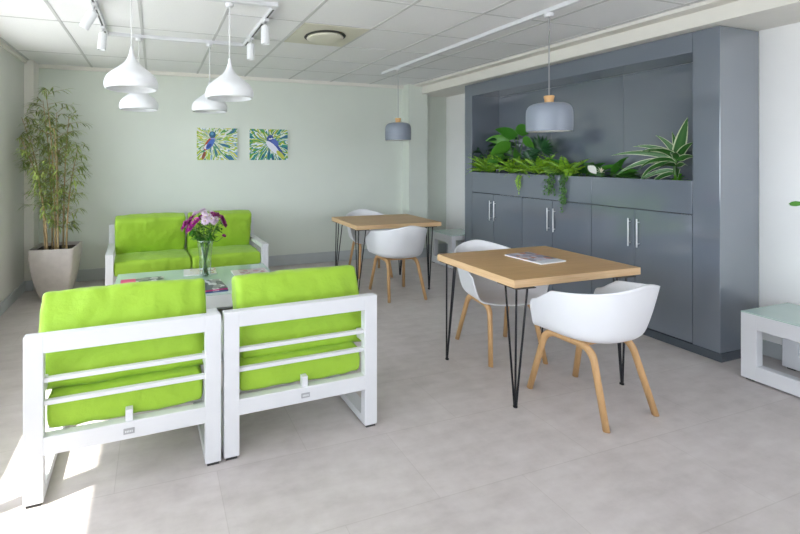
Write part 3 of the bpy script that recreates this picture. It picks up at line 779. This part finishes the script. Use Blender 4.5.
seat_unit('lounge_chair', 'white framed lime green lounge chair seen from behind, right one nearer the tables', 'lounge chair', (.755, 2.092, 0), rz, .866, .70, 1, 'lounge chairs seen from behind', seed=11, bw=.05, bx=.050, bz=.622)
seat_unit('sofa', 'white framed two-seat sofa with lime green cushions against the sage wall', 'sofa', (.345, 5.385, 0), PI+math.radians(2.6), 1.745, .70, 2, None, armz=.515, seed=23, bw=-.02, bx=.015, sz=.350, bh=.46, bz=.632)

# ------------------------------------------------------------------ glass topped tables
def loop_frame(bm, W, H, post, top, bot, y0, y1):
    box(bm, (-W/2, y0, .012), (-W/2+post, y1, H), .004); box(bm, (W/2-post, y0, .012), (W/2, y1, H), .004)
    box(bm, (-W/2+post-.003, y0, H-top), (W/2-post+.003, y1, H), .004); box(bm, (-W/2+post-.003, y0, .012), (W/2-post+.003, y1, bot), .004)
def glass_table(name, label, cat, loc, rz, W, D, H, group=None, post=.08, top=.10, bot=.11, ft=.07):
    r = thing(name, label, cat, loc, rz, group); h = H-.008
    for (y0, y1) in ((-D/2, -D/2+ft), (D/2-ft, D/2)):
        bm = bmesh.new(); loop_frame(bm, W, h, post, top, bot, y0, y1); obj('side_frame', bm, 'white_powder_coat', r)
    for s in (-1, 1):
        x0, x1 = (-W/2, -W/2+post) if s < 0 else (W/2-post, W/2)
        obj('end_rail', bxm((x0, -D/2+ft-.003, h-.06), (x1, D/2-ft+.003, h), .003), 'white_powder_coat', r)
    obj('glass_top', bxm((-W/2, -D/2, h), (W/2, D/2, H), .0025), 'mint_frosted_glass', r)
    for sx in (-1, 1):
        for sy in (-1, 1): obj('foot_pad', bxm((sx*(W/2-.04)-.02, sy*(D/2-.035)-.02, 0), (sx*(W/2-.04)+.02, sy*(D/2-.035)+.02, .012)), 'dark_rubber', r)
    return r
CTZ = .42
glass_table('coffee_table', 'white coffee table with mint glass top holding magazines and flower vase', 'coffee table', (.36, 3.80, 0), 0, 1.40, .86, CTZ)
glass_table('side_table', 'low white side table with mint glass top at the right edge of the photo', 'side table', (4.10, 1.37, 0), PI/2, .90, .54, .46, 'white glass-topped side tables')
glass_table('side_table', 'small white glass-topped side table in the corner beyond the grey wall unit', 'side table', (4.09, 4.99, 0), PI/2, .46, .54, .46, 'white glass-topped side tables')

# magazines
def magazine(label, loc, rz, w, d, h, cover, edge=None, group='magazines on the coffee table'):
    r = thing('magazine', label, 'magazine', loc, rz, group)
    obj('pages', bxm((-w/2, -d/2, 0), (w/2, d/2, h-.001), .0012), edge or 'paper_white', r)
    obj('cover', bxm((-w/2-.001, -d/2-.001, h-.001), (w/2+.001, d/2+.001, h)), cover, r)
    return r
magazine('magazine with pink and dark cover at the left end of the coffee table', (-.11, 3.87, CTZ), math.radians(3), .36, .25, .010, 'cover_pink_left')
magazine('blue-edged magazine at the bottom of the two in front of the vase', (.445, 3.565, CTZ), math.radians(4), .22, .29, .010, 'cover_dark', 'cover_edge_blue')
magazine('pink-edged dark magazine on top of the two in front of the vase', (.442, 3.575, CTZ+.0101), math.radians(6), .215, .285, .011, 'cover_dark', 'cover_edge_pink')
magazine('pale magazine with colourful pictures lying just behind the vase', (.40, 4.08, CTZ), math.radians(-3), .30, .21, .008, 'cover_light')
magazine('rose-toned magazine at the right end of the coffee table', (.855, 3.90, CTZ), math.radians(2), .33, .23, .010, 'cover_rose')
magazine('white-edged magazine lying on the near oak table', (2.645, 2.395, .7705), math.radians(-86), .30, .245, .009, 'cover_table', None, None)

# vase with flowers
VX, VY = .43, 3.90
r = thing('flower_vase', 'tall flared clear glass vase on the coffee table', 'vase', (VX, VY, CTZ))
bm = bmesh.new()
vp = [(.050,.0), (.053,.004), (.052,.03), (.054,.10), (.060,.20), (.069,.29), (.076,.345)]
vi = [(a-.0035, max(b, .014)) for a, b in vp[2:]]
lathe(bm, [(.001,.0)] + vp + [(.0745,.347)] + vi[::-1] + [(.001,.014)], 40)
obj('glass', bm, 'vase_glass', r, smooth=True, autosmooth=50)
bm = bmesh.new(); lathe(bm, [(.001,.0145), (.0483,.0145), (.0500,.10), (.0530,.15), (.001,.15)], 40); obj('water', bm, 'vase_water', r, smooth=True, autosmooth=50)
def bloom(bm, c, up, R, mt):
    up = Vector(up).normalized(); a = up.orthogonal().normalized(); b = up.cross(a)
    for (n, tilt, rr, ph) in ((13, .05, 1.0, 0), (12, .45, .86, .2), (9, .95, .66, .1), (6, 1.5, .42, .4)):
        for k in range(n):
            t = 2*PI*k/n+ph+U(-.08,.08); d = (a*math.cos(t)+b*math.sin(t)) + up*tilt
            leaf(bm, c+up*.004*tilt, d, R*rr*U(.92,1.06), R*.34, .15, .25, 3, side=(-a*math.sin(t)+b*math.cos(t)), shape='oval')
def flower(label, cat, hx, hy, hz, R, mat, group, i):
    f = thing('chrysanthemum', label, cat, (VX, VY, CTZ), 0, group)
    top = Vector((hx, hy, hz)); d0 = Vector((hx, hy, 0)); a = math.atan2(hy, hx)+U(-.4,.4)
    foot = Vector((-math.cos(a)*.030, -math.sin(a)*.030, .018)); neck = Vector((math.cos(a)*.048, math.sin(a)*.048, .335))
    bs = bmesh.new(); tube(bs, smoothpath([foot, foot.lerp(neck, .5)+Vector((U(-.008,.008), U(-.008,.008), 0)), neck, neck.lerp(top, .6)+Vector((0,0,.02)), top], 5), .0023, 6)
    raw('stem', bs, 'stem_green', f)
    bl_ = bmesh.new()
    for k in range(10):
        p = neck.lerp(top, U(-.05,.85)); an = U(0, 2*PI)
        leaf(bl_, p, (math.cos(an), math.sin(an), U(-.1,.6)), U(.045,.075), U(.016,.028), .7, .2, 4)
    raw('leaves', bl_, 'fern_dark', f)
    up = Vector((hx*1.2, hy*1.2, .12)); bm = bmesh.new(); bloom(bm, top, up, R, mat); raw('bloom', bm, mat, f)
    be = bmesh.new(); bmesh.ops.create_uvsphere(be, u_segments=10, v_segments=6, radius=R*.16, matrix=Matrix.Translation(top+up.normalized()*.010)); raw('flower_eye', be, 'flower_eye', f)
LP, LW = 'purple chrysanthemum in the bouquet on the coffee table', 'white and pale pink chrysanthemum in the bouquet on the coffee table'
# image-right is roughly (.954,-.30), towards the viewpoint (-.30,-.954)
def bq(a, dpt, z): return (a*.954-dpt*.30, -a*.30-dpt*.954, z)
purple = [(-.165,.03,.485), (-.125,.07,.515), (-.105,.02,.545), (-.14,.06,.440), (-.085,.10,.500), (-.06,.09,.530), (-.115,.09,.465), (.075,.03,.575), (.115,.0,.565), (.155,.02,.545), (.172,.03,.515), (.182,.03,.485), (-.05,-.10,.53), (.08,-.10,.55), (-.15,-.05,.47), (-.185,.05,.455), (-.16,.08,.50), (-.13,.0,.53)]
white = [(-.06,.0,.585), (-.03,-.05,.600), (.015,.08,.555), (.045,.06,.565), (.07,.09,.540), (.085,.07,.515), (.02,.10,.520), (-.10,-.04,.575), (.05,-.05,.58), (.105,.05,.535), (.0,.03,.590), (.14,-.06,.50)]
for i, (a, dp, z) in enumerate(purple): flower(LP, 'flower', *bq(a, dp, z), .043*U(.9,1.12), 'petal_purple', 'purple chrysanthemums', i)
for i, (a, dp, z) in enumerate(white): flower(LW, 'flower', *bq(a, dp, z), .041*U(.9,1.12), 'petal_pink_white', 'white and pink chrysanthemums', i)
f = thing('chrysanthemum', 'single purple bud on a stem curving out to the right of the bouquet', 'flower', (VX, VY, CTZ))
bs = bmesh.new(); tb = Vector(bq(.180,.05,.385)); tube(bs, smoothpath([(-.02,0,.02), (.02,-.01,.2), bq(.05,.02,.335), bq(.12,.05,.335), tb], 6), .0026, 6); raw('stem', bs, 'stem_green', f)
bm = bmesh.new(); bloom(bm, tb, Vector(bq(.3,.1,.6)), .026, 'petal_purple'); raw('bloom', bm, 'petal_purple', f)

# ------------------------------------------------------------------ oak tables on hairpin legs
def oak_table(label, loc, rz, W, D):
    r = thing('dining_table', label, 'table', loc, rz, 'oak tables on hairpin legs')
    t, H = .048, .77; bm = bmesh.new(); box(bm, (-W/2, -D/2, H-t), (W/2, D/2, H), .0015)
    bm.normal_update()
    for f in bm.faces: f.material_index = 1 if abs(f.normal.z) < .7 else 0
    obj('tabletop', bm, None, r, mats=['oak_veneer', 'oak_edge'])
    for sx in (-1, 1):
        for sy in (-1, 1):
            cx = -W/2+.075 if sx < 0 else W/2-.14; cy = -D/2+.06 if sy < 0 else D/2-.10
            foot = Vector((-W/2+.018 if sx < 0 else W/2-.158, -D/2+.012 if sy < 0 else D/2-.092, .006))
            leg = None
            for i, (ox, oy) in enumerate(((sx*.038, -sy*.048), (-sx*.048, sy*.038), (sx*.038, sy*.038))):
                bm = bmesh.new(); top = Vector((cx+ox, cy+oy, H-t)); end = foot + Vector((ox*.08, oy*.08, 0))
                tube(bm, [top, end], .0060, 8)
                if i == 0:
                    box(bm, (cx-.075, cy-.075, H-t-.005), (cx+.075, cy+.075, H-t))
                    lathe(bm, [(.001,.0), (.013,.0), (.013,.010), (.001,.016)], 12, c=(foot.x, foot.y, 0))
                    leg = obj('leg', bm, 'black_rod_metal', r)
                else: obj('rod', bm, 'black_rod_metal', leg)
    return r
oak_table('oak table on black hairpin legs in the foreground with a magazine on it', (2.588, 2.36, 0), math.radians(-.6), 1.062, .735)
oak_table('bare oak table on black hairpin legs at the back of the room', (2.635, 4.50, 0), math.radians(-2), 1.07, .74)

# ------------------------------------------------------------------ tub chairs
def tub_chair(label, loc, rz):
    r = thing('tub_chair', label, 'chair', loc, rz, 'white tub chairs at the oak tables')
    bm = bmesh.new(); NT_, NS = 44, 15
    def plan(t, hw, yf, yb, pw=2.4):
        # t 0..1 front-left -> back -> front-right ; straight sides then a rounded back
        ys = .02
        f = .30
        if t < f: return (-hw, yf + (ys-yf)*t/f)
        if t > 1-f: return (hw, yf + (ys-yf)*(1-t)/f)
        a = (t-f)/(1-2*f)*PI
        c, s = -math.cos(a), math.sin(a)
        return (hw*math.copysign(abs(c)**(2/pw), c), ys + (yb-ys)*abs(s)**(2/pw))
    rows = []
    for i in range(NT_+1):
        t = i/NT_; e = min(t, 1-t)*2            # 0 at the arm tips, 1 at the back
        bx, by = plan(t, .205, .185, -.145); rx, ry = plan(t, .302, .165, -.318)
        k = min(1, e/.07); tip = math.sqrt(max(0, 1-(1-k)**2))
        zr = .455 + (.620-.455)*(.80+.20*tip) + .035*min(1, e/.38) + (.812-.655)*(max(0, (e-.18)/.82)**1.5)
        col = []
        cy = max(-.03, by)
        for j in range(5):                      # the seat pan, out from the middle line
            q = j/5; x = bx*q; y = cy + (by-cy)*q
            col.append((x, y, .420 + .018*(x/.2)**2 + .012*max(0, -y/.16) - .012*max(0, (y-.12)/.115)**2))
        for j in range(NS-4):                   # the wall, curling up and out
            q = j/(NS-5); a = q*PI/2
            fx = .38*(1-(1-min(1, q/.35))**2) + .62*q; fz = q**1.6
            col.append((bx + (rx-bx)*fx, by + (ry-by)*fx, .437 + (zr-.437)*fz))
        rows.append([bm.verts.new(p) for p in col])
    for i in range(NT_):
        for j in range(len(rows[0])-1): bm.faces.new((rows[i][j], rows[i+1][j], rows[i+1][j+1], rows[i][j+1]))
    bmesh.ops.remove_doubles(bm, verts=bm.verts, dist=.0015)
    sh = obj('shell', bm, 'white_shell_plastic', r, smooth=True)
    md = sh.modifiers.new('soften', 'SUBSURF'); md.levels = 1; md.render_levels = 2
    md = sh.modifiers.new('thickness', 'SOLIDIFY'); md.thickness = .011; md.offset = 0; md.use_even_offset = False
    for s in (-1, 1):
        bm = bmesh.new()
        path = bendpath([(s*.214,.238,.0), (s*.170,.155,.408), (s*.170,-.130,.408), (s*.214,-.238,.0)], .075, 7)
        n = len(path); tube(bm, path, [.0155+.0035*min(1, min(i, n-1-i)/3) for i in range(n)], 12, sy=1.15)
        obj('leg_frame', bm, 'leg_wood', r, smooth=True)
    bm = bmesh.new()
    pass
    bm.free()
    for y in (.085, -.075): obj('cross_bar', bxm((-.17, y-.016, .402), (.17, y+.016, .420), .003), 'leg_wood', r)
    return r
ch = tub_chair('white tub chair on wooden legs, nearest, drawn up to the front of the magazine table', (2.562, 1.925, 0), math.radians(3))
copy_tree(ch, (2.56, 2.645, 0), PI-math.radians(11), 'white tub chair on wooden legs tucked behind the magazine table, facing the viewer')
copy_tree(ch, (2.55, 4.085, 0), math.radians(-4), 'white tub chair on wooden legs with its back turned, at the bare back table')
copy_tree(ch, (2.68, 4.95, 0), PI-math.radians(10), 'white tub chair beyond the bare back table, mostly hidden by table and chair')

# ------------------------------------------------------------------ potted plant whose leaves reach in at the right edge
r = thing('potted_plant', 'leafy plant on the right side table, one sprig showing at the photo edge', 'plant', (4.10, 1.35, .46))
bm = bmesh.new(); lathe(bm, [(.001,0), (.07,0), (.085,.06), (.095,.16), (.085,.16), (.078,.06), (.001,.05)], 32); obj('pot', bm, 'white_lamp_enamel', r, smooth=True, autosmooth=40)
bm = bmesh.new(); lathe(bm, [(.001,.05), (.078,.06), (.0845,.145), (.001,.148)], 24); obj('soil', bm, 'soil_brown', r)
bm, bs = bmesh.new(), bmesh.new()
for k in range(9):
    a = 2*PI*k/9+2.2; L = U(.10,.18); tip = Vector((math.cos(a)*L, math.sin(a)*L, .30+U(.1,.40)))
    if tip.y > .10: tip.y = .10
    if k == 0: tip = Vector((-.125, .235, .75))
    pts = smoothpath([(0,0,.14), (tip.x*.25, tip.y*.25, tip.z*.6), tip], 5); tube(bs, pts, .0035, 6)
    for j in range(6):
        p = pts[len(pts)-1-j] if k else pts[len(pts)-1-j//2]; an = a+U(-1.5,1.5)
        d = Vector((math.cos(an), math.sin(an), U(-.1,.4)))
        if k == 0: d = Vector((-.3-.1*j, .9-.35*j, .28-.16*j)); 
        elif d.y > 0: d.y *= .3
        leaf(bm, p, d, U(.06,.09), U(.028,.038), .6, .2, 4, shape='oval', side=d.cross(Vector((.92,.37,-.1))))
raw('leaves', bm, 'broad_leaf', r); raw('stems', bs, 'stem_green', r)

# ------------------------------------------------------------------ daylight
W = bpy.data.worlds.new('sky'); S.world = W; W.use_nodes = True
bg = W.node_tree.nodes['Background']
bg.inputs[0].default_value = (.84,.89,1.0,1); bg.inputs[1].default_value = 4.4
sd = bpy.data.lights.new('sun', 'SUN'); sd.energy = 6.5; sd.angle = math.radians(.6); sd.color = (1,.95,.87)
so = bpy.data.objects.new('sun', sd); COL.objects.link(so)
el = math.atan(.968); az = math.atan2(.297, .955)
dirv = Vector((math.cos(az)*math.cos(el), math.sin(az)*math.cos(el), -math.sin(el)))
so.rotation_euler = dirv.to_track_quat('-Z', 'Y').to_euler(); so.location = (-6, 0, 6)
def portal(name, loc, rot, sx, sy):
    l = bpy.data.lights.new(name, 'AREA'); l.shape = 'RECTANGLE'; l.size = sx; l.size_y = sy
    l.cycles.is_portal = True
    o = bpy.data.objects.new(name, l); COL.objects.link(o); o.location = loc; o.rotation_euler = rot
portal('window_portal', (XL-.22, (WY0+WY1)/2, (WZ0+WZ1)/2), (0, -PI/2, 0), WZ1-WZ0, WY1-WY0)
portal('window_portal', ((FX0+FX1)/2, YF-.22, (FZ0+FZ1)/2), (PI/2, 0, 0), FX1-FX0, FZ1-FZ0)

# ------------------------------------------------------------------ camera: level, shifted lens
F, PX, PY = 420.0, 288.0, 159.0
cd = bpy.data.cameras.new('camera'); cam = bpy.data.objects.new('camera', cd); COL.objects.link(cam)
cd.sensor_fit = 'HORIZONTAL'; cd.sensor_width = 36; cd.lens = F/800*36
cd.shift_x = (400-PX)/800; cd.shift_y = -(267-PY)/800
cd.clip_start = .05
cam.location = (0, 0, 1.5); cam.rotation_euler = (PI/2, 0, -math.atan(132/420))
S.camera = cam

vs = S.view_settings
vs.view_transform = 'Standard'; vs.look = 'None'; vs.exposure = 1.12; vs.gamma = 1.0; vs.use_curve_mapping = False
S.cycles.max_bounces = 10; S.cycles.diffuse_bounces = 6; S.cycles.glossy_bounces = 4; S.cycles.transmission_bounces = 6; S.cycles.transparent_max_bounces = 12
S.cycles.caustics_reflective = False; S.cycles.caustics_refractive = False; S.cycles.sample_clamp_indirect = 6
S.cycles.use_denoising = True
